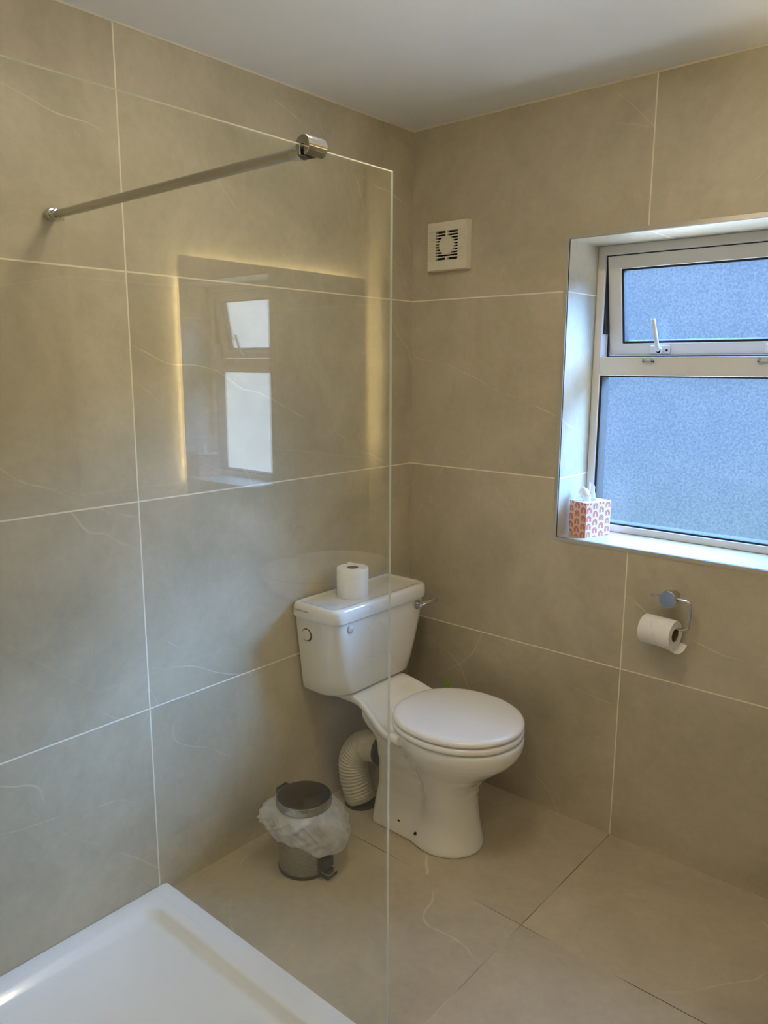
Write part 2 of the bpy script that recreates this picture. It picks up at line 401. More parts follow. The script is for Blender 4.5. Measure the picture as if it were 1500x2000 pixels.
def rrect(x0, x1, y0, y1, z, rf, rr, n=8):
    """rounded rectangle ring, radius rf at the +x corners and rr at the -x corners"""
    pts = []
    for cx, cy, r, a0 in ((x1 - rf, y1 - rf, rf, 0), (x0 + rr, y1 - rr, rr, PI / 2), (x0 + rr, y0 + rr, rr, PI), (x1 - rf, y0 + rf, rf, 1.5 * PI)):
        for i in range(n + 1):
            a = a0 + PI / 2 * i / n
            pts.append(Vector((cx + r * math.cos(a), cy + r * math.sin(a), z)))
    return pts
def sst(a, b, x):
    t = max(0, min(1, (x - a) / (b - a))); return t * t * (3 - 2 * t)
B = bmesh.new

# ------------------------------------------------------------------ room shell
H = 2.381
XR, XFAR, YB, YRET = 1.99, 3.0, -3.55, -1.22
set_org(0, 0, 0)
bm = B(); box(bm, -0.15, XFAR + 0.15, YB - 0.15, 0.32, -0.12, 0.0); struct(link_bm('floor', bm, M_TF))
bm = B(); box(bm, -0.15, XFAR + 0.15, YB - 0.15, 0.32, H, H + 0.12); struct(link_bm('ceiling', bm, M_CEIL))
bm = B(); box(bm, -0.15, 0.0, YB - 0.15, 0.32, 0.0, H); struct(link_bm('wall_left', bm, M_TA))
bm = B()
box(bm, 0.0, WX0, 0, 0.30, 0, H); box(bm, WX1, XR + 0.2, 0, 0.30, 0, H)
box(bm, WX0, WX1, 0, 0.30, 0, WZ0); box(bm, WX0, WX1, 0, 0.30, WZ1, H)
struct(link_bm('wall_back', bm, M_TB))
bm = B(); box(bm, XR, XR + 0.2, YRET, 0.0, 0, H); box(bm, XR + 0.2, XFAR, YRET, YRET + 0.15, 0, H)
struct(link_bm('wall_right', bm, M_TC))
bm = B(); box(bm, XFAR, XFAR + 0.15, YB, YRET + 0.15, 0, H); struct(link_bm('wall_side', bm, M_TC))
bm = B(); box(bm, 0, XFAR, YB - 0.15, YB, 0, H); struct(link_bm('wall_front', bm, M_TB))
# painter's caulk line where walls meet the ceiling
bm = B()
for (a, b) in (((0, YB), (0, 0)),):
    box(bm, 0.0, 0.004, YB, 0, H - 0.005, H)
box(bm, 0.004, XR, -0.004, 0, H - 0.005, H)
struct(link_bm('trim_1', bm, M_SEAL))
# grey edge profile around the window opening
bm = B(); tw, ty = 0.013, -0.0025
box(bm, WX0 - tw, WX0, ty, 0.006, WZ0 - tw, WZ1 + tw); box(bm, WX1, WX1 + tw, ty, 0.006, WZ0 - tw, WZ1 + tw)
box(bm, WX0, WX1, ty, 0.006, WZ1, WZ1 + tw); box(bm, WX0, WX1, ty, 0.006, WZ0 - tw, WZ0)
struct(link_bm('trim_2', bm, M_TRIM))
# door in the front wall, behind the camera
dr = bpy.data.objects.new('door_1', None); COL.objects.link(dr); dr.location = (0.55, YB, 0); struct(dr)
set_org(0.55, YB, 0)
bm = B(); box(bm, 0.17, 0.93, YB, YB + 0.035, 0.005, 1.98); link_bm('door_leaf', bm, M_DOOR, dr, bevel=0.003)
bm = B(); box(bm, 0.10, 0.17, YB, YB + 0.05, 0, 2.05); box(bm, 0.93, 1.0, YB, YB + 0.05, 0, 2.05); box(bm, 0.17, 0.93, YB, YB + 0.05, 1.98, 2.05)
link_bm('door_frame', bm, M_DOOR, dr, bevel=0.003)
bm = B(); cyl(bm, (0.86, YB + 0.035, 1.0), (0.86, YB + 0.085, 1.0), 0.01, 16); cyl(bm, (0.868, YB + 0.08, 1.0), (0.75, YB + 0.08, 1.0), 0.009, 16)
link_bm('door_handle', bm, M_CHROME, dr, auto=40)

# ------------------------------------------------------------------ window
win = bpy.data.objects.new('window_1', None); COL.objects.link(win); win.location = ((WX0 + WX1) / 2, WY, WZ0)
struct(win, 'white framed frosted window with the top sash tilted open')
set_org((WX0 + WX1) / 2, WY, WZ0)
TB, TT = 1.530, 1.592
fwid = 0.026
def frame_ring(bm, x0, x1, z0, z1, wd, y0, y1, wb=None, wt=None):
    """mitred rectangular frame"""
    wb = wb or wd; wt = wt or wd
    outer = [(x0, z0), (x1, z0), (x1, z1), (x0, z1)]
    inner = [(x0 + wd, z0 + wb), (x1 - wd, z0 + wb), (x1 - wd, z1 - wt), (x0 + wd, z1 - wt)]
    V = {}
    for k, y in enumerate((y0, y1)):
        for j, L_ in enumerate((outer, inner)):
            V[k, j] = [bm.verts.new((x, y, z)) for x, z in L_]
    for i in range(4):
        j = (i + 1) % 4
        bm.faces.new((V[0, 0][i], V[0, 0][j], V[0, 1][j], V[0, 1][i])); bm.faces.new((V[1, 0][i], V[1, 1][i], V[1, 1][j], V[1, 0][j]))
        bm.faces.new((V[0, 0][i], V[1, 0][i], V[1, 0][j], V[0, 0][j])); bm.faces.new((V[0, 1][i], V[0, 1][j], V[1, 1][j], V[1, 1][i]))
bm = B(); frame_ring(bm, WX0, WX1, WZ0, WZ1, fwid, WY, WY + 0.065, wb=0.024, wt=0.030)
fr_o = link_bm('window_frame', bm, M_UPVC, win, bevel=0.0025)
bm = B(); box(bm, WX0 + fwid, WX1 - fwid, WY - 0.002, WY + 0.06, TB, TT); link_bm('transom', bm, M_UPVC, win, bevel=0.003)
gx0, gx1, gz0, gz1 = WX0 + fwid, WX1 - fwid, WZ0 + 0.024, TB
bm = B(); box(bm, gx0 + 0.006, gx1 - 0.006, WY + 0.014, WY + 0.018, gz0 + 0.006, gz1 - 0.004); link_bm('lower_pane', bm, M_FROST, win)
bm = B(); frame_ring(bm, gx0, gx1, gz0, gz1, 0.008, WY + 0.008, WY + 0.064, wb=0.006, wt=0.005); link_bm('pane_gasket', bm, M_GASK, win)
# upper sash, hinged at its top edge and pushed out at the bottom
SX0, SX1, SZ0, SZ1 = 0.664, WX1 - 0.034, 1.592, 1.918
sash_m = Matrix.Translation((0, WY + 0.004, SZ1)) @ Matrix.Rotation(math.radians(10.0), 4, 'X') @ Matrix.Translation((0, -(WY + 0.004), -SZ1))
def sash_obj(name, bm, mat, parent, **kw):
    bmesh.ops.transform(bm, matrix=sash_m, verts=bm.verts); return link_bm(name, bm, mat, parent, **kw)
bm = B(); frame_ring(bm, SX0, SX1, SZ0, SZ1, 0.045, WY + 0.004, WY + 0.045, wb=0.040, wt=0.042)
sash = sash_obj('sash', bm, M_UPVC, win, bevel=0.003)
bm = B(); frame_ring(bm, SX0 + 0.045, SX1 - 0.045, SZ0 + 0.040, SZ1 - 0.042, 0.007, WY + 0.010, WY + 0.044); sash_obj('sash_gasket', bm, M_GASK, sash)
bm = B(); box(bm, SX0 + 0.050, SX1 - 0.050, WY + 0.015, WY + 0.019, SZ0 + 0.045, SZ1 - 0.047); sash_obj('upper_pane', bm, M_FROST, sash)
# friction stay down the left gap (black) and black seal line above the sash
bm = B(); box(bm, WX0 + fwid, WX0 + fwid + 0.004, WY + 0.012, WY + 0.050, SZ1 - 0.25, SZ1 + 0.004)
box(bm, WX0 + fwid, WX1 - fwid, WY + 0.012, WY + 0.05, SZ1 + 0.001, SZ1 + 0.004)
link_bm('hinge_stay', bm, M_GASK, win)
bm = B(); frame_ring(bm, WX0 + fwid, WX1 - fwid, TT, WZ1 - 0.030, 0.004, WY + 0.05, WY + 0.064); link_bm('frame_seal', bm, M_GASK, win)
for hx in (0.832, 1.184):
    bm = B(); box(bm, hx - 0.022, hx + 0.044, WY - 0.006, WY + 0.004, SZ0 + 0.006, SZ0 + 0.034)
    hb = sash_obj('handle_base', bm, M_UPVC, sash, bevel=0.003)
    bm = B()
    tube(bm, [(hx + 0.012, WY - 0.012, SZ0 + 0.015), (hx + 0.008, WY - 0.020, SZ0 + 0.03), (hx + 0.003, WY - 0.024, SZ0 + 0.075), (hx - 0.003, WY - 0.026, SZ0 + 0.122)], [0.0085, 0.0075, 0.0068, 0.0068], 12)
    cyl(bm, (hx + 0.012, WY - 0.001, SZ0 + 0.018), (hx + 0.012, WY - 0.020, SZ0 + 0.018), 0.011, 20, bev=0.002)
    sash_obj('lever', bm, M_UPVC, hb, auto=40)
    bm = B(); cyl(bm, (hx + 0.012, WY - 0.020, SZ0 + 0.016), (hx + 0.012, WY - 0.0215, SZ0 + 0.016), 0.006, 16); cyl(bm, (hx + 0.034, WY - 0.006, SZ0 + 0.018), (hx + 0.034, WY - 0.008, SZ0 + 0.018), 0.004, 12)
    sash_obj('screw', bm, M_DARK, hb)
    bm = B(); box(bm, hx - 0.020, hx + 0.014, WY - 0.016, WY, TT - 0.019, TT - 0.013); box(bm, hx - 0.020, hx - 0.014, WY - 0.016, WY, TT - 0.019, TT - 0.004); box(bm, hx + 0.008, hx + 0.014, WY - 0.016, WY, TT - 0.019, TT - 0.004)
    link_bm('catch_plate', bm, M_TRIM, win, bevel=0.001)

# ------------------------------------------------------------------ ceiling lamp (just above the picture)
def make_lamp(x, y, label):
    lamp = empty('ceiling_lamp', (x, y, H))
    tag(lamp, label, 'lamp')
    bm = B(); cyl(bm, (x, y, H), (x, y, H - 0.03), 0.15, 48, bev=0.004); link_bm('lamp_base', bm, M_UPVC, lamp, auto=40)
    bm = B(); loft(bm, [circ((x, y, H - 0.03 - 0.045 * math.sin(a)), (0, 0, 1), 0.14 * math.cos(a), 48) for a in [i * PI / 2 / 10 for i in range(10)]])
    link_bm('lamp_diffuser', bm, M_LAMP, lamp, smooth=True)
make_lamp(*LAMP_POS, 'round white flush ceiling lamp glowing warm between the toilet corner and the lit mirror')
make_lamp(1.65, -2.70, 'added unseen fill lamp, round and white on the ceiling near the door, farthest from the window')  # second lamp added out of view as warm fill light

# ------------------------------------------------------------------ shower tray
TX, TY0, TY1, TZ = 0.905, -1.152, -2.85, 0.030
tray = empty('shower_tray', (TX / 2, (TY0 + TY1) / 2, 0))
tag(tray, 'low white acrylic shower tray on the floor against the left wall, behind the glass', 'shower tray')
bm = B()
X0, X1_, Y0_, Y1_ = 0.001, TX, TY1, TY0
rings = [rrect(X0, X1_, Y0_, Y1_, 0.0, 0.012, 0.012), rrect(X0, X1_, Y0_, Y1_, TZ - 0.004, 0.012, 0.012),
         rrect(X0 + 0.001, X1_ - 0.001, Y0_ + 0.001, Y1_ - 0.001, TZ - 0.001, 0.012, 0.012), rrect(X0 + 0.004, X1_ - 0.004, Y0_ + 0.004, Y1_ - 0.004, TZ, 0.012, 0.012)]
def tr_in(dx, z, r): return rrect(X0 + 0.055 + dx, X1_ - 0.075 - dx, Y0_ + 0.075 + dx, Y1_ - 0.078 - dx, z, r, r)
rings += [tr_in(-0.006, TZ, 0.045), tr_in(0.0, TZ - 0.0012, 0.045), tr_in(0.004, TZ - 0.004, 0.043), tr_in(0.020, TZ - 0.017, 0.036), tr_in(0.027, TZ - 0.0205, 0.034), tr_in(0.036, TZ - 0.0215, 0.03), tr_in(0.20, TZ - 0.0235, 0.03)]
loft(bm, rings)
link_bm('tray_body', bm, M_ACRY, tray, auto=24)
bm = B(); cyl(bm, (0.45, -2.35, TZ - 0.0235), (0.45, -2.35, TZ - 0.015), 0.055, 40, bev=0.003); link_bm('waste_cover', bm, M_CHROME, tray, auto=40)

# ------------------------------------------------------------------ glass screen
GX, GT, GZ1 = 0.885, 0.006, 1.905
GY0, GY1 = -1.163, -2.30
gs = empty('shower_screen', (GX, (GY0 + GY1) / 2, TZ))
tag(gs, 'clear frameless glass shower panel standing on the white tray edge', 'glass screen')
bm = B(); vv = box(bm, GX - GT / 2, GX + GT / 2, GY1, GY0, TZ + 0.002, GZ1)
bm.normal_update()
for f in bm.faces: f.material_index = 0 if abs(f.normal.x) > 0.5 else 1
o = link_bm('glass_panel', bm, [M_GLASS, M_GEDGE], gs)
bm = B(); box(bm, GX - 0.0065, GX + 0.0065, GY1, GY0, TZ, TZ + 0.004); link_bm('bottom_seal', bm, M_UPVC, gs)

# support bar
BY, BZ = -1.366, 1.906
sb = empty('support_bar', (0.0, BY, BZ))
tag(sb, 'satin steel brace bar running from the left wall to the top of the glass panel', 'support bar')
bm = B(); cyl(bm, (0.022, BY, BZ - 0.004), (0.866, BY, BZ - 0.004), 0.0095, 32); link_bm('bar', bm, M_SATIN, sb, auto=40)
bm = B(); cyl(bm, (0.0, BY, BZ - 0.002), (0.022, BY, BZ - 0.002), 0.0155, 32, bev=0.002); cyl(bm, (0.018, BY, BZ - 0.004), (0.040, BY, BZ - 0.004), 0.0122, 32, bev=0.001)
box(bm, 0.022, 0.055, BY - 0.006, BY + 0.006, BZ - 0.020, BZ - 0.013)
link_bm('wall_flange', bm, M_CHROME, sb, auto=40)
bm = B(); cyl(bm, (0.845, BY, BZ - 0.004), (0.866, BY, BZ - 0.004), 0.0125, 32, bev=0.001); link_bm('collar', bm, M_CHROME, sb, auto=40)
bm = B(); cyl(bm, (0.866, BY, BZ - 0.003), (GX - GT / 2, BY, BZ - 0.003), 0.0145, 32); link_bm('gasket', bm, M_RUB, sb, auto=40)
bm = B()
prof = [(GX + GT / 2 + 0.0005, BZ - 0.020), (GX + GT / 2 + 0.0005, BZ + 0.001), (GX - GT / 2 - 0.0005, BZ + 0.001), (GX - GT / 2 - 0.0005, BZ - 0.020)]
arc = [(GX + 0.0015 + 0.0165 * math.cos(a), BZ - 0.001 + 0.0165 * math.sin(a)) for a in [math.radians(d) for d in range(230, -51, -14)]]
pr_ = arc + [(GX + GT / 2 + 0.0008, BZ - 0.016), (GX + GT / 2 + 0.0008, BZ + 0.0012), (GX - GT / 2 - 0.0008, BZ + 0.0012), (GX - GT / 2 - 0.0008, BZ - 0.016)]
loft(bm, [[Vector((x, BY + d, z)) for x, z in pr_] for d in (-0.021, 0.021)])
link_bm('glass_clamp', bm, M_CHROME, sb, auto=30, bevel=0.0012)

# ------------------------------------------------------------------ toilet
CY = -0.378
wc = empty('toilet', (0.36, CY, 0))
tag(wc, 'white close-coupled toilet with its lid closed, in the corner on the tiled floor', 'toilet')
# cistern
def cis(z):
    t = (0.738 - z) / 0.273
    return rrect(0.006 + 0.004 * t, 0.196 - 0.018 * t * t, CY - 0.243 + 0.028 * t, CY + 0.243 - 0.028 * t, z, 0.045 + 0.05 * t, 0.012, 10)
def inset(r, d, z):
    cx = sum(p.x for p in r) / len(r); out = []
    xs = [p.x for p in r]; ys = [p.y for p in r]; mx_, my_ = (max(xs) + min(xs)) / 2, (max(ys) + min(ys)) / 2
    kx = 1 - d / ((max(xs) - min(xs)) / 2); ky = 1 - d / ((max(ys) - min(ys)) / 2)
    return [Vector((mx_ + (p.x - mx_) * kx, my_ + (p.y - my_) * ky, z)) for p in r]
bm = B(); base = cis(0.478)
rings = [inset(base, 0.034, 0.4635), inset(base, 0.020, 0.4642), inset(base, 0.008, 0.4685)] + [cis(z) for z in (0.478, 0.52, 0.57, 0.62, 0.67, 0.71, 0.738)]
loft(bm, rings); cist = link_bm('cistern', bm, M_CIS, wc, auto=50)
# cistern lid, edges rolled, shallow dish on top
bm = B(); lr = lambda d, z: rrect(0.004 + min(d, 0.004), 0.206 - d, CY - 0.251 + d, CY + 0.251 - d, z, 0.052 - d * 0.6, 0.012, 10)
rings = [lr(0.006, 0.7375), lr(0.0015, 0.7385), lr(0.0, 0.742), lr(0.0015, 0.772), lr(0.003, 0.780), lr(0.007, 0.7845), lr(0.013, 0.786), lr(0.022, 0.7858)]
b0 = lr(0.022, 0.786)
rings += [inset(b0, 0.004, 0.7845), inset(b0, 0.010, 0.7825), inset(b0, 0.016, 0.7818), inset(b0, 0.05, 0.7817)]
loft(bm, rings); clid = link_bm('cistern_lid', bm, M_CIS, wc, auto=50)
# maker's name on the lid's end face
tcu = bpy.data.curves.new('lid_lettering', 'FONT'); tcu.body = 'ARMITAGE SHANKS'; tcu.size = 0.0066; tcu.extrude = 0.0001; tcu.space_character = 1.12
tob = bpy.data.objects.new('tmp_text', tcu); COL.objects.link(tob)
bpy.context.view_layer.update()
tme = bpy.data.meshes.new_from_object(tob.evaluated_get(bpy.context.evaluated_depsgraph_get()))
bpy.data.objects.remove(tob)
tme.materials.clear(); tme.materials.append(M_INK); tme.name = 'lid_lettering'
to = bpy.data.objects.new('lid_lettering', tme); COL.objects.link(to); to.parent = clid
to.matrix_local = Matrix.Translation(Vector((0.018, CY - 0.2504, 0.7615)) - Vector((0.36, CY, 0))) @ Matrix.Rotation(PI / 2, 4, 'X')
# blanking plugs
bm = B(); cyl(bm, (0.062, CY - 0.2345, 0.680), (0.062, CY - 0.244, 0.680), 0.0185, 32, bev=0.002); link_bm('blanking_plug', bm, M_FAN, cist, auto=40)
bm = B(); cyl(bm, (0.062, CY - 0.2345, 0.680), (0.062, CY - 0.2395, 0.680), 0.0225, 32); link_bm('plug_washer', bm, M_DARK, cist, auto=40)
bm = B(); cyl(bm, (0.188, CY - 0.170, 0.716), (0.2005, CY - 0.170, 0.712), 0.0125, 32, bev=0.002); link_bm('blanking_plug', bm, M_CIS, cist, auto=40)
bm = B(); cyl(bm, (0.188, CY - 0.170, 0.712), (0.1975, CY - 0.170, 0.712), 0.0145, 32); link_bm('plug_washer', bm, M_TRIM, cist, auto=40)
# lever
bm = B(); LY = CY + 0.178
cyl(bm, (0.19, LY, 0.716), (0.203, LY, 0.716), 0.017, 32, bev=0.003); cyl(bm, (0.2, LY, 0.716), (0.222, LY, 0.716), 0.010, 24, bev=0.002)
tube(bm, bez([(0.216, LY - 0.004, 0.714), (0.222, LY + 0.02, 0.719), (0.226, LY + 0.05, 0.722), (0.226, LY + 0.078, 0.722)], 12), [0.0095 - 0.0001 * i for i in range(13)], 16)
link_bm('flush_lever', bm, M_CHROME, wc, auto=40)

# pan
def pan_ring(z, xr, wr, xe, xc, a, b, n=64):
    xf = xc + a; L_, R_ = [], []
    for i in range(n):
        t = i / (n - 1); x = xr + (xf - xr) * (1 - math.cos(PI * t)) / 2
        q = 1 - ((x - xc) / a) ** 2
        we = b * math.sqrt(q) if q > 0 else 0.0
        rc = 0.05; wr_ = wr; ww = wr * (1 - sst(xe, xe + 0.08, x))
        if x < xr + rc: ww *= (1 - ((xr + rc - x) / rc) ** 2) ** 0.5 if (xr + rc - x) < rc else 0.0
        k = 0.022
        h_ = max(0.0, k - abs(we - ww)) / k
        wmax = max(we, ww) + h_ * h_ * k * 0.25
        if i == 0 or i == n - 1: wmax = 0.002
        L_.append(Vector((x, CY - wmax, z))); R_.append(Vector((x, CY + wmax, z)))
    return L_ + R_[::-1]
lv = [(0.000, 0.195, 0.100, 0.48, 0.480, 0.125, 0.116), (0.010, 0.195, 0.101, 0.48, 0.480, 0.126, 0.117), (0.030, 0.197, 0.098, 0.48, 0.480, 0.121, 0.114),
      (0.060, 0.199, 0.093, 0.47, 0.482, 0.112, 0.108), (0.090, 0.200, 0.084, 0.46, 0.485, 0.102, 0.103), (0.130, 0.200, 0.068, 0.45, 0.492, 0.088, 0.101),
      (0.170, 0.200, 0.066, 0.45, 0.493, 0.084, 0.101), (0.210, 0.200, 0.066, 0.45, 0.494, 0.091, 0.105), (0.245, 0.200, 0.076, 0.46, 0.492, 0.112, 0.114),
      (0.280, 0.200, 0.080, 0.46, 0.500, 0.140, 0.131), (0.310, 0.198, 0.088, 0.46, 0.506, 0.172, 0.151), (0.335, 0.190, 0.100, 0.46, 0.511, 0.196, 0.168),
      (0.355, 0.180, 0.112, 0.46, 0.514, 0.209, 0.180), (0.375, 0.170, 0.120, 0.46, 0.516, 0.2155, 0.188), (0.395, 0.165, 0.125, 0.46, 0.517, 0.217, 0.191), (0.409, 0.165, 0.125, 0.46, 0.517, 0.215, 0.190)]
bm = B(); loft(bm, [pan_ring(*l) for l in lv])
# deck behind the bowl that carries the cistern
def deck_w(x): return 0.138 + 0.052 * sst(0.16, 0.40, x)
def deck_z(x): return 0.4635 - 0.0545 * sst(0.17, 0.36, x)
xs = [0.03 + 0.38 * i / 24 for i in range(25)]
rings = []
for x in xs:
    wd, zt = deck_w(x), deck_z(x)
    if x < 0.05: wd -= (0.05 - x) * 0.6
    th = 0.034
    dish = 0.012 * sst(0.19, 0.23, x) * (1 - sst(0.36, 0.41, x))
    ring = []
    for s_ in (-1, 1):
        side = [(wd - 0.028, zt - th - 0.004), (wd - 0.006, zt - th + 0.004), (wd, zt - th * 0.55), (wd - 0.001, zt - 0.006), (wd - 0.006, zt - 0.0005), (wd - 0.014, zt - 0.002), (wd - 0.03, zt - dish * 0.7), (wd - 0.06, zt - dish)]
        pts = [Vector((x, CY + s_ * a, b)) for a, b in side]
        ring += pts if s_ < 0 else pts[::-1]
    rings.append(ring)
loft(bm, rings)
pan = link_bm('pan', bm, M_CER, wc, smooth=True)
rm_ = pan.modifiers.new('remesh', 'REMESH'); rm_.mode = 'VOXEL'; rm_.voxel_size = 0.0038; rm_.use_smooth_shade = True
sm_ = pan.modifiers.new('smooth', 'SMOOTH'); sm_.factor = 0.5; sm_.iterations = 14
# fixing-screw holes
for sx_, sz_, wy_ in ((0.345, 0.050, 0.0935), (0.425, 0.042, 0.1065)):
    bm = B(); cyl(bm, (sx_, CY - wy_ + 0.006, sz_), (sx_, CY - wy_ - 0.0015, sz_), 0.0048, 16); link_bm('screw_hole', bm, M_DARK, pan, auto=40)
# seat and lid
def oval(k, z, dx=0.0, n=72, a=0.2150, b=0.1965, xc=0.516):
    out = []
    for i in range(n):
        t = 2 * PI * i / n; cx_, sy_ = math.cos(t), math.sin(t)
        ex = 1.0 if cx_ > 0 else 0.88
        X = math.copysign(abs(cx_) ** ex, cx_) * a; Y = math.copysign(abs(sy_) ** (1.0 if cx_ > 0 else 0.93), sy_) * b
        out.append(Vector((xc + dx + X * k, CY + Y * k, z)))
    return out
bm = B()
loft(bm, [oval(0.62, 0.4135), oval(0.965, 0.4130), oval(0.993, 0.4155), oval(1.0, 0.421), oval(0.998, 0.428), oval(0.985, 0.4325), oval(0.955, 0.434), oval(0.62, 0.434), oval(0.62, 0.4135)], False, False)
seat = link_bm('seat', bm, M_SEAT, wc, auto=60)
bm = B()
loft(bm, [oval(0.90, 0.4385), oval(0.972, 0.4382), oval(0.990, 0.4400), oval(0.9985, 0.4445), oval(0.996, 0.449), oval(0.984, 0.4535), oval(0.96, 0.4570), oval(0.91, 0.4590), oval(0.82, 0.4600), oval(0.6, 0.4608), oval(0.3, 0.4612), oval(0.05, 0.4613)])
link_bm('lid', bm, M_SEAT, wc, auto=60)
for s_ in (-1, 1):
    bm = B(); cyl(bm, (0.322, CY + s_ * 0.078 - 0.018, 0.440), (0.322, CY + s_ * 0.078 + 0.018, 0.440), 0.010, 20, bev=0.002); cyl(bm, (0.322, CY + s_ * 0.078, 0.416), (0.322, CY + s_ * 0.078, 0.440), 0.009, 16)
    link_bm('hinge', bm, M_SEAT, wc, auto=40)
for s_ in (-1, 1):
    for u_ in (0.36, 0.64):
        bm = B(); yy = CY + s_ * 0.165 * math.sqrt(max(0, 1 - ((u_ - 0.516) / 0.19) ** 2))
        cyl(bm, (u_, yy, 0.433), (u_, yy, 0.4395), 0.008, 12); link_bm('lid_buffer', bm, M_SEAT, wc)

# corrugated waste connector
pp = empty('waste_pipe', (0.105, CY - 0.035, 0))
tag(pp, 'cream corrugated waste pipe bending from behind the toilet down to the floor', 'pipe')
path = bez([(0.192, CY + 0.000, 0.222), (0.150, CY - 0.006, 0.222), (0.105, CY - 0.020, 0.208), (0.080, CY - 0.032, 0.160), (0.086, CY - 0.036, 0.095), (0.108, CY - 0.034, 0.030), (0.116, CY - 0.033, 0.010)], 340)
rad = []
for i in range(341):
    t = i / 340
    if t < 0.26: r_ = 0.0555 + (0.0012 if (i % 28) < 8 else 0)
    else: r_ = 0.0520 + 0.0022 * math.sin((t - 0.26) * 2 * PI * 34)
    rad.append(r_)
bm = B(); tube(bm, path, rad, 48); link_bm('pipe_body', bm, M_PIPE, pp, auto=70)
bm = B(); cyl(bm, (0.186, CY, 0.222), (0.201, CY, 0.222), 0.0600, 48, bev=0.002); link_bm('rubber_ring', bm, M_RUB, pp, auto=40)
bm = B(); loft(bm, [circ((0.116, CY - 0.033, z), (0, 0, 1), r_, 48) for z, r_ in ((0.0, 0.059), (0.004, 0.058), (0.008, 0.054))]); link_bm('floor_collar', bm, M_RUB, pp, auto=40)

# ------------------------------------------------------------------ toilet brush with green handle
tb = empty('toilet_brush', (0.262, -0.092, 0))
tag(tb, 'green handled toilet brush standing between the toilet and the window wall', 'toilet brush')
bx, by = 0.262, -0.092
bm = B(); loft(bm, [circ((bx, by, z), (0, 0, 1), r_, 32) for z, r_ in ((0, 0.046), (0.01, 0.048), (0.11, 0.040), (0.112, 0.036), (0.02, 0.034))]); link_bm('holder', bm, M_UPVC, tb, auto=40)
bm = B(); loft(bm, [circ((bx, by, z), (0, 0, 1), r_, 24) for z, r_ in ((0.022, 0.02), (0.03, 0.03), (0.09, 0.03), (0.10, 0.01))]); link_bm('bristles', bm, M_UPVC, tb, auto=40)
bm = B(); tube(bm, [(bx, by, 0.09), (bx, by, 0.2), (bx, by, 0.372)], [0.006, 0.005, 0.005], 12)
vd = Vector((0.62, -0.78, 0)); sd = Vector((0.78, 0.62, 0))
ringp = [Vector((bx, by, 0.386)) + sd * (0.0085 * math.cos(a)) + Vector((0, 0, 0.0135 * math.sin(a))) for a in [2 * PI * i / 24 for i in range(25)]]
tube(bm, ringp, 0.0026, 10, cap=False); tube(bm, [(bx, by, 0.400), (bx, by, 0.408), (bx, by, 0.417)], [0.0035, 0.005, 0.0035], 10)
link_bm('handle', bm, M_GREEN, tb, auto=50)

# ------------------------------------------------------------------ pedal bin
bcx, bcy, brad, bh = 0.222, -0.790, 0.083, 0.215
pb = empty('pedal_bin', (bcx, bcy, 0))
tag(pb, 'small round steel pedal bin with polished lid coloured as a dark reflection on the floor left of the toilet', 'bin')
bm = B(); loft(bm, [circ((bcx, bcy, z), (0, 0, 1), r_, 56) for z, r_ in ((0.0, brad - 0.003), (0.0, brad + 0.0015), (0.010, brad + 0.002), (0.012, brad - 0.002))]); link_bm('base_ring', bm, M_BLACK, pb, auto=40)
bm = B(); loft(bm, [circ((bcx, bcy, z), (0, 0, 1), brad, 56) for z in (0.010, 0.21)]); link_bm('body', bm, M_BINST, pb, auto=40)
bm = B(); loft(bm, [circ((bcx, bcy, z), (0, 0, 1), r_, 64) for z, r_ in ((0.2145, brad + 0.003), (0.215, brad + 0.0045), (0.236, brad + 0.0045), (0.2385, brad + 0.003), (0.2395, brad))], cap1=False)
lid_rim = link_bm('lid_rim', bm, M_BINST, pb, auto=40)
bm = B(); loft(bm, [circ((bcx, bcy, z), (0, 0, 1), r_, 64) for z, r_ in ((0.234, brad + 0.002), (0.2392, brad + 0.0005), (0.2415, brad - 0.012), (0.2440, brad * 0.6), (0.2452, brad * 0.3), (0.2455, 0.002))]); link_bm('lid', bm, M_BINLID, pb, auto=60)
vr_ = Vector((math.cos(YAW), math.sin(YAW), 0)); vf_ = Vector((-math.sin(YAW), math.cos(YAW), 0))  # across and along the view, used only to aim pedal and hinge
pd = (vr_ * 0.80 - vf_ * 0.62).normalized(); pq = Vector((-pd.y, pd.x, 0))
def obox(bm, c, d, q, a0, a1, w0, w1, z0, z1):
    vs_ = [bm.verts.new(Vector((c[0], c[1], 0)) + d * a + q * b + Vector((0, 0, z))) for a in (a0, a1) for b in (w0, w1) for z in (z0, z1)]
    for f in ((0, 1, 3, 2), (4, 6, 7, 5), (0, 4, 5, 1), (2, 3, 7, 6), (0, 2, 6, 4), (1, 5, 7, 3)): bm.faces.new([vs_[i] for i in f])
bm = B(); obox(bm, (bcx, bcy), pd, pq, 0.076, 0.101, -0.024, 0.024, 0.026, 0.062); obox(bm, (bcx, bcy), pd, pq, 0.076, 0.118, -0.022, 0.022, 0.004, 0.019)
link_bm('pedal', bm, M_BLACK, pb, bevel=0.002)
bm = B(); obox(bm, (bcx, bcy), pd, pq, 0.080, 0.121, -0.022, 0.022, 0.0195, 0.0225); link_bm('pedal_strip', bm, M_CHROME, pb, bevel=0.001)
bm = B(); obox(bm, (bcx, bcy), -pd, pq, 0.080, 0.102, -0.022, 0.022, 0.19, 0.2385); link_bm('hinge_cover', bm, M_BLACK, pb, bevel=0.003)

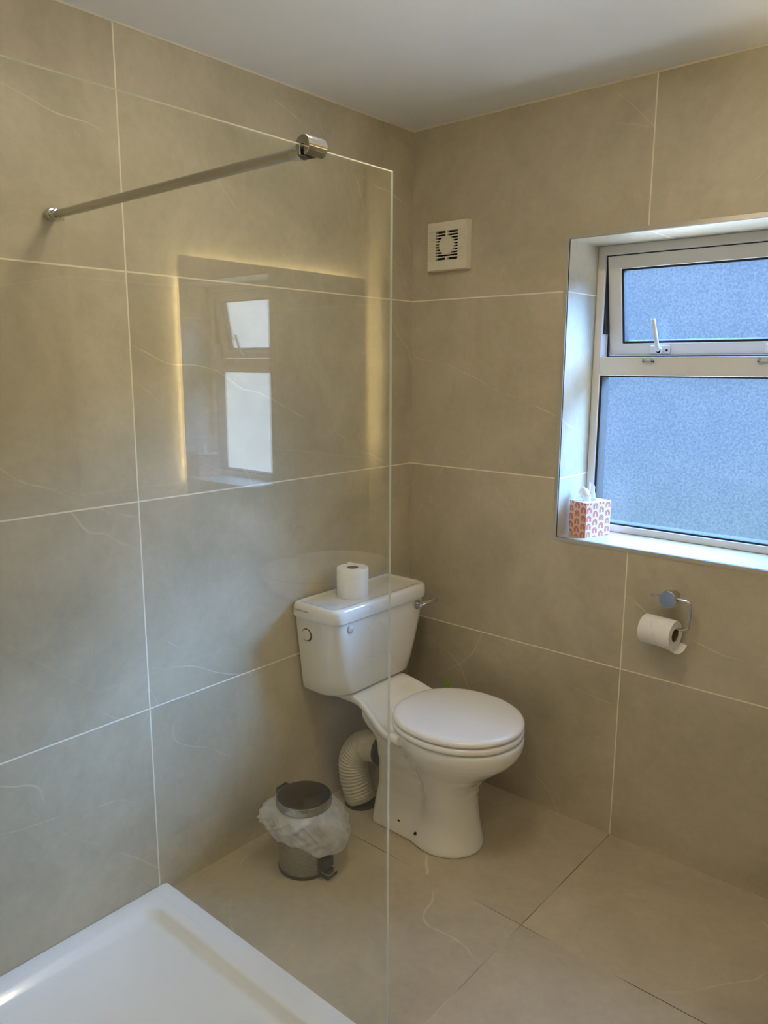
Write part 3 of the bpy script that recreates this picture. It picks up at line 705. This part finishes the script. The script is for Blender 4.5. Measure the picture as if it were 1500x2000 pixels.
# bin liner: thin sheet pulled over the rim and hanging down in folds
lin = None
set_org(bcx, bcy, 0)
bm = B(); NA, NV = 150, 40
a_right = math.atan2(vr_.y, vr_.x)
grid = []
for i in range(NA):
    th = 2 * PI * i / NA; rel = th - a_right          # 0 = towards the toilet side
    cr_, sr_ = math.cos(rel), math.sin(rel)           # sr_<0: facing the room
    fold = 0.5 * math.sin(5 * th + 0.6) + 0.35 * math.sin(9 * th + 2.1) + 0.25 * math.sin(15 * th + 4.0)
    zh = 0.116 - 0.046 * max(cr_, 0) + 0.022 * max(-cr_, 0) + 0.009 * fold
    bulge = 0.030 + 0.024 * max(0, cr_) ** 1.5 + 0.020 * max(0, -cr_) ** 2 + 0.004 * fold
    colm = []
    for j in range(NV + 1):
        s_ = j / NV
        if s_ < 0.85:
            u_ = s_ / 0.85
            z = 0.2135 + (zh - 0.2135) * u_
            prof = math.sin(min(1, u_ * 1.02) ** (0.75 + 0.22 * cr_) * PI * 0.80)
            low = max(0, cr_) * 0.030 * u_
            r_ = brad + 0.0025 + bulge * prof * 0.95 + low * 0.55 + 0.0065 * fold * math.sin(u_ * PI) * 1.2
            for fr_, tw_, am_ in ((3.2, 1.3, 0.010), (6.5, -0.9, 0.005)):
                cz_ = noise.noise(Vector((math.cos(th + tw_ * u_) * fr_, math.sin(th + tw_ * u_) * fr_, u_ * 0.9 + fr_)))
                r_ += am_ * (1 - min(1, abs(cz_) * 3.2)) * math.sin(u_ * PI) - am_ * 0.35 * math.sin(u_ * PI)
        else:                                            # gathered hem turning back up inside
            u_ = (s_ - 0.85) / 0.15
            rb = brad + 0.0025 + bulge * math.sin(PI * 0.80) * 0.95 + max(0, cr_) * 0.030 * 0.55
            z = zh - 0.004 * math.sin(u_ * PI) + 0.020 * u_; r_ = rb - 0.004 - 0.010 * u_ - 0.003 * math.sin(u_ * PI)
        r_ = max(r_, brad + 0.0022)
        colm.append(bm.verts.new((bcx + r_ * math.cos(th), bcy + r_ * math.sin(th), z)))
    grid.append(colm)
for i in range(NA):
    a, b = grid[i], grid[(i + 1) % NA]
    for j in range(NV): bm.faces.new((a[j], b[j], b[j + 1], a[j + 1]))
lin = link_bm('bin_liner', bm, M_BAG, None, smooth=True)
tag(lin, 'crumpled translucent white liner hanging over the rim of the steel bin', 'bin liner')

# ------------------------------------------------------------------ toilet roll on the cistern
def roll_upright(x, y, z):
    t_ = empty('toilet_roll', (x, y, z))
    bm = B(); n = 56; h_ = 0.100; ro, ri = 0.0545, 0.0205
    loft(bm, [circ((x, y, z + a), (0, 0, 1), r_, n) for a, r_ in ((0, ri), (0, ro - 0.001), (0.002, ro), (h_ - 0.003, ro), (h_, ro - 0.002), (h_, ri), (0, ri))], False, False)
    pb_ = link_bm('paper', bm, M_PAPER, t_, auto=50)
    bm = B(); loft(bm, [circ((x, y, z + a), (0, 0, 1), r_, 32) for a, r_ in ((0.0005, ri - 0.0004), (h_ - 0.001, ri - 0.0004), (h_ - 0.001, ri - 0.0016), (0.0005, ri - 0.0016), (0.0005, ri - 0.0004))], False, False)
    link_bm('core', bm, M_CARD, t_, auto=40)
    # loose end of the sheet
    bm = B(); pts0, pts1 = [], []
    for k in range(9):
        a = math.radians(118 + k * 4); r_ = ro + 0.0007 + 0.0035 * (k / 8) ** 2
        pts0.append((x + r_ * math.cos(a), y + r_ * math.sin(a), z + 0.002)); pts1.append((x + r_ * math.cos(a), y + r_ * math.sin(a), z + h_ - 0.002 + 0.006 * (k / 8)))
    v0 = [bm.verts.new(p) for p in pts0]; v1 = [bm.verts.new(p) for p in pts1]
    for k in range(8): bm.faces.new((v0[k], v0[k + 1], v1[k + 1], v1[k]))
    link_bm('loose_sheet', bm, M_PAPER, t_, smooth=True)
    return t_
tag(roll_upright(0.098, -0.432, 0.7820), 'white toilet roll standing upright on the cistern lid', 'toilet roll')

# ------------------------------------------------------------------ paper holder and roll on the back wall
ph = empty('toilet_roll_holder', (1.042, 0.0, 0.873))
tag(ph, 'chrome wire toilet roll holder with a round mount, blue reflection painted on its cap, below the window', 'toilet roll holder')
HYY = -0.052
bm = B(); cyl(bm, (1.042, -0.001, 0.873), (1.042, -0.045, 0.873), 0.017, 40); cyl(bm, (1.042, -0.043, 0.873), (1.042, -0.060, 0.873), 0.0262, 40, bev=0.002); mnt = link_bm('wall_mount', bm, M_CHROME, ph, auto=40)
bm = B(); cyl(bm, (1.042, -0.0600, 0.873), (1.042, -0.0625, 0.873), 0.0245, 40, bev=0.001); o = link_bm('mount_cap', bm, M_BLUE, mnt, auto=40); o['label'] = 'round cap with blue reflection painted on'
bm = B()
pth = [(0.985, HYY + 0.008, 0.8745), (1.042, HYY + 0.008, 0.8745), (1.092, HYY + 0.008, 0.8745), (1.101, HYY + 0.008, 0.872), (1.1045, HYY + 0.008, 0.862), (1.1045, HYY + 0.008, 0.84), (1.1035, HYY + 0.007, 0.80), (1.102, HYY + 0.006, 0.792), (1.096, HYY + 0.005, 0.786), (1.08, HYY + 0.004, 0.784), (1.0, HYY + 0.004, 0.784), (0.975, HYY + 0.004, 0.784)]
tube(bm, pth, 0.0055, 14); link_bm('wire_arm', bm, M_CHROME, ph, auto=50)
hr = empty('toilet_roll', (1.02, HYY, 0.770))
tag(hr, 'part-used toilet roll with a loose folded end on the chrome wall holder', 'toilet roll')
rx0, rx1, rz, ry, ro, ri = 0.972, 1.072, 0.7665, HYY + 0.0015, 0.0445, 0.0205
# the end of the axle leans towards the room
tilt = Matrix.Translation((1.02, ry, rz)) @ Matrix.Rotation(math.radians(-7), 4, 'Z') @ Matrix.Translation((-1.02, -ry, -rz))
def rbuild(name, bm, mat, **kw):
    bmesh.ops.transform(bm, matrix=tilt, verts=bm.verts); return link_bm(name, bm, mat, hr, **kw)
bm = B(); loft(bm, [circ((xx, ry, rz), (1, 0, 0), r_, 56) for xx, r_ in ((rx0, ri), (rx0, ro - 0.001), (rx0 + 0.002, ro), (rx1 - 0.002, ro), (rx1, ro - 0.001), (rx1, ri), (rx0, ri))], False, False)
rbuild('paper', bm, M_PAPER, auto=50)
bm = B(); loft(bm, [circ((xx, ry, rz), (1, 0, 0), r_, 32) for xx, r_ in ((rx0, ri - 0.0004), (rx1, ri - 0.0004), (rx1, ri - 0.0016), (rx0, ri - 0.0016), (rx0, ri - 0.0004))], False, False)
rbuild('core', bm, M_CARD, auto=40)
# loose outer sheet: diagonal leading edge, sagging free past the right end
bm = B(); NAa, NXx = 46, 18; g2 = []
for i in range(NAa + 1):
    t = i / NAa; ang = math.radians(100 - 232 * t * 1.0)   # from behind-top over the room side and under
    row = []
    xl = rx0 + 0.020 + 0.062 * max(0, min(1, t * 1.35))      # diagonal fold line
    for j in range(NXx + 1):
        s_ = j / NXx; sag = sst(0.30, 1.0, t)
        xr_ = rx1 + 0.003 + 0.016 * sag
        xx = xl + (xr_ - xl) * s_
        off = 0.0022 + 0.010 * sag * s_ ** 2
        a = -ang - PI / 2 + PI                                  # measure so that 0.. runs over -y side
        yy = ry - (ro + off) * math.cos(math.radians(100 - 232 * t) - PI / 2 + PI / 2 - 0)
        a2 = math.radians(95 - 235 * t)
        yy = ry - (ro + off) * math.cos(a2); zz = rz + (ro + off) * math.sin(a2)
        row.append(bm.verts.new((xx, yy, zz)))
    g2.append(row)
for i in range(NAa):
    for j in range(NXx): bm.faces.new((g2[i][j], g2[i][j + 1], g2[i + 1][j + 1], g2[i + 1][j]))
o = rbuild('loose_sheet', bm, M_PAPER, smooth=True)
so = o.modifiers.new('solid', 'SOLIDIFY'); so.thickness = 0.0014

# ------------------------------------------------------------------ extractor fan
fan = empty('extractor_fan', (0.175, 0.0, 1.972))
tag(fan, 'square white extractor fan with slotted grille high on the back wall', 'extractor fan')
fx0, fx1, fz0, fz1, fd = 0.093, 0.257, 1.892, 2.052, -0.032
bm = B()
gx0_, gx1_, gz0_, gz1_ = 0.128, 0.223, 1.925, 2.022
# tapered box with square hole at front
def sq(x0, x1, z0, z1, y): return [Vector((x0, y, z0)), Vector((x1, y, z0)), Vector((x1, y, z1)), Vector((x0, y, z1))]
loft(bm, [sq(fx0 - 0.002, fx1 + 0.002, fz0 - 0.002, fz1 + 0.002, 0.0), sq(fx0 - 0.002, fx1 + 0.002, fz0 - 0.002, fz1 + 0.002, fd + 0.010), sq(fx0, fx1, fz0, fz1, fd), sq(gx0_, gx1_, gz0_, gz1_, fd), sq(gx0_, gx1_, gz0_, gz1_, fd + 0.02), sq(gx0_, gx1_, gz0_, gz1_, fd + 0.02)], True, False)
body = link_bm('housing', bm, M_FAN, fan, bevel=0.0015)
bm = B(); box(bm, gx0_ + 0.0005, gx1_ - 0.0005, fd + 0.0165, fd + 0.0195, gz0_ + 0.0005, gz1_ - 0.0005); link_bm('dark_interior', bm, M_DARK, fan)
fcx, fcz = (gx0_ + gx1_) / 2, (gz0_ + gz1_) / 2
nsl = 10; pitch_ = (gz1_ - gz0_) / nsl
for k in range(nsl + 1):
    zc_ = gz0_ + k * pitch_
    if 0 < k < nsl:
        bm = B(); box(bm, gx0_, gx1_, fd + 0.0005, fd + 0.0040, zc_ - 0.0019, zc_ + 0.0019); link_bm('slat', bm, M_FAN, fan, bevel=0.0006)
    for xa, xb in ((fx0 + 0.004, gx0_ - 0.0005), (gx1_ + 0.0005, fx1 - 0.004)):   # raised ribs carry on across the plate
        bm = B(); box(bm, xa, xb, fd - 0.0022, fd + 0.0005, zc_ - 0.0019, zc_ + 0.0019); link_bm('rib', bm, M_FAN, fan, bevel=0.0006)
bm = B(); cyl(bm, (fcx, fd + 0.014, fcz), (fcx, fd - 0.0008, fcz), 0.0315, 48, bev=0.001)
for k in range(-3, 4):
    hw = math.sqrt(0.030 ** 2 - (k * pitch_) ** 2); box(bm, fcx - hw, fcx + hw, fd - 0.0022, fd, fcz + k * pitch_ - 0.0016, fcz + k * pitch_ + 0.0016)
link_bm('centre_disc', bm, M_FAN, fan, auto=40)
for za, zb in ((fcz + 0.02, gz1_), (gz0_, gz0_ + 0.010)):
    bm = B(); box(bm, fcx - 0.004, fcx + 0.004, fd, fd + 0.012, za, zb); link_bm('grille_bar', bm, M_FAN, fan)
bm = B(); box(bm, fcx - 0.0035, fcx + 0.0035, fd - 0.0015, fd, gz0_ + 0.002, gz0_ + 0.009); link_bm('indicator', bm, M_UPVC, fan)

# ------------------------------------------------------------------ tissue box on the sill
def tissue_mat():
    m, t, p = new_mat('rainbow_print_card')
    N, L = t.nodes.new, t.links.new
    tcn = N('ShaderNodeUVMap'); s = N('ShaderNodeSeparateXYZ'); L(tcn.outputs[0], s.inputs[0])
    def mth(op, a, b=None, c=None):
        n = N('ShaderNodeMath'); n.operation = op
        for i, v in enumerate((a, b, c)):
            if v is None: continue
            if isinstance(v, (int, float)): n.inputs[i].default_value = v
            else: L(v, n.inputs[i])
        return n.outputs[0]
    CW, CH = 0.0285, 0.0275
    cu = mth('DIVIDE', s.outputs[0], CW); ci = mth('FLOOR', cu); fu = mth('SUBTRACT', mth('SUBTRACT', cu, ci), 0.5)
    odd = mth('MULTIPLY', mth('FRACT', mth('MULTIPLY', ci, 0.5)), 1.0)        # 0 or .5
    cv = mth('ADD', mth('DIVIDE', s.outputs[1], CH), odd); ri_ = mth('FLOOR', cv); fv = mth('SUBTRACT', mth('SUBTRACT', cv, ri_), 0.5)
    vy = mth('MAXIMUM', mth('SUBTRACT', fv, -0.02), 0.0)
    d = mth('SQRT', mth('ADD', mth('MULTIPLY', fu, fu), mth('MULTIPLY', vy, vy)))
    ring = mth('MULTIPLY', mth('LESS_THAN', d, 0.37), mth('GREATER_THAN', d, 0.10))
    gap = mth('LESS_THAN', mth('ABSOLUTE', mth('SUBTRACT', d, 0.235)), 0.022)
    msk = mth('MULTIPLY', mth('MULTIPLY', ring, mth('SUBTRACT', 1.0, gap)), mth('GREATER_THAN', fv, -0.36))
    hue = mth('FRACT', mth('MULTIPLY', mth('ADD', mth('MULTIPLY', ci, 0.37), mth('MULTIPLY', ri_, 0.61)), 1.0))
    rp = N('ShaderNodeValToRGB'); rp.color_ramp.interpolation = 'CONSTANT'
    rp.color_ramp.elements[0].color = srgb(196, 92, 66); rp.color_ramp.elements[1].color = srgb(188, 112, 78); rp.color_ramp.elements[1].position = 0.5
    q = rp.color_ramp.elements.new(0.75); q.color = srgb(206, 88, 84)
    L(hue, rp.inputs[0])
    mx = N('ShaderNodeMix'); mx.data_type = 'RGBA'; L(msk, mx.inputs[0]); mx.inputs[6].default_value = srgb(232, 200, 184); L(rp.outputs[0], mx.inputs[7])
    L(mx.outputs[2], p.inputs['Base Color']); p.inputs['Roughness'].default_value = 0.5
    return m
M_RAIN = tissue_mat()
M_CARDW = simple('white_card', srgb(240, 236, 232), 0.6, var=0.02)
TC = Vector((0.716, 0.044, WZ0)); d1 = Vector((-0.946, 0.3246, 0)).normalized() ; d2 = Vector((0.3246, 0.946, 0)).normalized()
TL1, TL2, TH = 0.078, 0.112, 0.118
d1 = Vector((-0.98, 0.20, 0)); d1.normalize(); d2 = Vector((0.20, 0.98, 0)); d2.normalize()
d1 = Vector((-0.946, 0.3246, 0)); d2 = Vector((0.3246, 0.946, 0))
tbx = empty('tissue_box', tuple(TC + d1 * TL1 / 2 + d2 * TL2 / 2))
tag(tbx, 'small tissue box printed with pink and orange arches on the window sill', 'tissue box')
bm = B(); uv = bm.loops.layers.uv.new('UVMap')
cs = [TC, TC + d1 * TL1, TC + d1 * TL1 + d2 * TL2, TC + d2 * TL2]
lo = [bm.verts.new(c) for c in cs]; hi = [bm.verts.new(c + Vector((0, 0, TH))) for c in cs]
for i in range(4):
    j = (i + 1) % 4; f = bm.faces.new((lo[i], lo[j], hi[j], hi[i])); ln = (cs[j] - cs[i]).length
    for lp, (a, b) in zip(f.loops, ((0, 0), (ln, 0), (ln, TH), (0, TH))): lp[uv].uv = (a + i * 0.3705, b + 0.004)
f = bm.faces.new(list(reversed(lo))); f.material_index = 1
# top with oval slot
tcn_ = TC + d1 * TL1 / 2 + d2 * TL2 / 2 + Vector((0, 0, TH)); NS = 24
ov = [bm.verts.new(tcn_ + d1 * (0.016 * math.cos(2 * PI * k / NS)) + d2 * (0.034 * math.sin(2 * PI * k / NS))) for k in range(NS)]
oi = [bm.verts.new(v.co - Vector((0, 0, 0.02))) for v in ov]
for k in range(NS):
    f = bm.faces.new((ov[k], ov[(k + 1) % NS], oi[(k + 1) % NS], oi[k])); f.material_index = 1
f = bm.faces.new(oi); f.material_index = 1
edges = []
top_e = [bm.edges.get((hi[i], hi[(i + 1) % 4])) for i in range(4)] + [bm.edges.get((ov[k], ov[(k + 1) % NS])) for k in range(NS)]
res_ = bmesh.ops.triangle_fill(bm, edges=top_e, use_beauty=True)
for f in res_['geom']:
    if isinstance(f, bmesh.types.BMFace): f.material_index = 1
link_bm('carton', bm, [M_RAIN, M_CARDW], tbx)
# tissue: creased peak
bm = B(); NU, NVt = 30, 12; gg = []
for i in range(NU + 1):
    u = i / NU * 2 - 1; row = []
    for j in range(NVt + 1):
        v = j / NVt
        hgt = 0.056 * (1 - abs(u + 0.02) ** 1.3) + 0.010 * math.sin(u * 5 + 1.0) - (0.012 if u > 0.6 else 0)
        spread = 0.030 + 0.012 * v
        wob = 0.010 * math.sin(u * 7.5 + v * 1.5) * (0.35 + 0.65 * v) + 0.004 * math.sin(u * 17) * v
        p_ = tcn_ + d2 * (u * spread * (1.05 - 0.25 * v)) + d1 * (wob + 0.010 * v * u) + Vector((0, 0, -0.012 + v * max(0.014, hgt + 0.012)))
        row.append(bm.verts.new(p_))
    gg.append(row)
for i in range(NU):
    for j in range(NVt): bm.faces.new((gg[i][j], gg[i + 1][j], gg[i + 1][j + 1], gg[i][j + 1]))
# a second ply drooping to the left
gg = []
for i in range(13):
    u = i / 12; row = []
    for j in range(9):
        v = j / 8
        p_ = tcn_ + d1 * (0.004 + 0.044 * v * (1 - 0.35 * u)) + d2 * ((u - 0.6) * 0.05 * (1 - 0.3 * v)) + Vector((0, 0, -0.004 + 0.046 * math.sin(v * PI * 0.70) * (0.5 + 0.5 * math.sin(u * PI)) + 0.004 * math.sin(u * 14 + v * 4)))
        row.append(bm.verts.new(p_))
    gg.append(row)
for i in range(12):
    for j in range(8): bm.faces.new((gg[i][j], gg[i + 1][j], gg[i + 1][j + 1], gg[i][j + 1]))
link_bm('tissue', bm, M_PAPER, tbx, smooth=True)

# ------------------------------------------------------------------ right wall: lit mirror, basin, cabinet (seen reflected in the glass)
MY0, MY1, MZ0, MZ1 = -0.890, -0.050, 1.15, 1.882
mi = empty('led_mirror', (XR, (MY0 + MY1) / 2, (MZ0 + MZ1) / 2))
tag(mi, 'rectangular backlit mirror on the right wall, seen reflected in the shower glass', 'mirror')
bm = B(); box(bm, XR - 0.036, XR - 0.031, MY0, MY1, MZ0, MZ1); link_bm('mirror_glass', bm, M_MIRROR, mi)
bm = B(); box(bm, XR - 0.031, XR, MY0 + 0.027, MY1 - 0.027, MZ0 + 0.03, MZ1 - 0.03); link_bm('backing', bm, M_TRIM, mi)
for (a, b, c_, d_) in ((MY0 + 0.020, MY0 + 0.026, MZ0 + 0.05, MZ1 - 0.06), (MY1 - 0.026, MY1 - 0.020, MZ0 + 0.05, MZ1 - 0.06)):
    bm = B(); box(bm, XR - 0.016, XR - 0.004, a, b, c_, d_); link_bm('led_strip', bm, M_LED, mi)
M_LED2 = simple('warm_led_top', (1, 0.9, 0.6, 1), 0.5, emit=(1.0, 0.82, 0.46, 1), estr=LED_EMIT * 0.18)
bm = B(); box(bm, XR - 0.026, XR - 0.004, MY0 + 0.05, MY1 - 0.05, MZ1 - 0.022, MZ1 - 0.014); link_bm('led_strip', bm, M_LED2, mi)

VY0, VY1, VX = -0.70, -0.20, 1.562
va = empty('vanity_unit', (XR - 0.155, (VY0 + VY1) / 2, 0))
tag(va, 'white gloss basin cabinet standing on the floor against the right wall', 'cabinet')
bm = B(); box(bm, VX + 0.018, XR, VY0, VY1, 0.0, 0.77); link_bm('carcass', bm, M_VAN, va, bevel=0.002)
for (a, b, hy) in ((VY0 + 0.002, (VY0 + VY1) / 2 - 0.002, (VY0 + VY1) / 2 - 0.03), ((VY0 + VY1) / 2 + 0.002, VY1 - 0.002, (VY0 + VY1) / 2 + 0.03)):
    bm = B(); box(bm, VX, VX + 0.017, a, b, 0.08, 0.765); d_ = link_bm('door', bm, M_VAN, va, bevel=0.002)
    bm = B(); tube(bm, [(VX, hy, 0.60), (VX - 0.022, hy, 0.605), (VX - 0.022, hy, 0.70), (VX, hy, 0.705)], 0.005, 12); link_bm('handle', bm, M_CHROME, d_, auto=50)
bs = empty('wash_basin', (1.77, -0.45, 0.77))
tag(bs, 'white oval ceramic wash basin on the cabinet under the lit mirror', 'basin')
def bo(a, b, z, xc=1.775): return [Vector((min(xc + a * math.cos(t), XR - 0.002), -0.45 + b * math.sin(t), z)) for t in [2 * PI * i / 64 for i in range(64)]]
bm = B(); loft(bm, [bo(0.12, 0.13, 0.77), bo(0.16, 0.18, 0.79), bo(0.196, 0.235, 0.83), bo(0.205, 0.250, 0.865), bo(0.203, 0.248, 0.872), bo(0.195, 0.238, 0.872), bo(0.187, 0.228, 0.858), bo(0.14, 0.17, 0.815), bo(0.07, 0.08, 0.795)]); link_bm('bowl', bm, M_CER, bs, auto=60)
bm = B(); cyl(bm, (1.775, -0.45, 0.795), (1.775, -0.45, 0.798), 0.03, 32); link_bm('waste', bm, M_CHROME, bs, auto=40)
tp = empty('basin_tap', (1.955, -0.45, 0.872))
tag(tp, 'chrome mixer tap at the back of the oval wash basin', 'tap')
bm = B(); cyl(bm, (1.955, -0.45, 0.871), (1.955, -0.45, 1.00), 0.018, 28, bev=0.002); tube(bm, bez([(1.955, -0.45, 0.965), (1.905, -0.45, 0.985), (1.85, -0.45, 0.965)], 10), 0.011, 16); link_bm('spout', bm, M_CHROME, tp, auto=50)
bm = B(); tube(bm, [(1.955, -0.45, 1.0), (1.955, -0.45, 1.012), (1.915, -0.45, 1.03)], [0.014, 0.010, 0.006], 16); link_bm('lever', bm, M_CHROME, tp, auto=50)
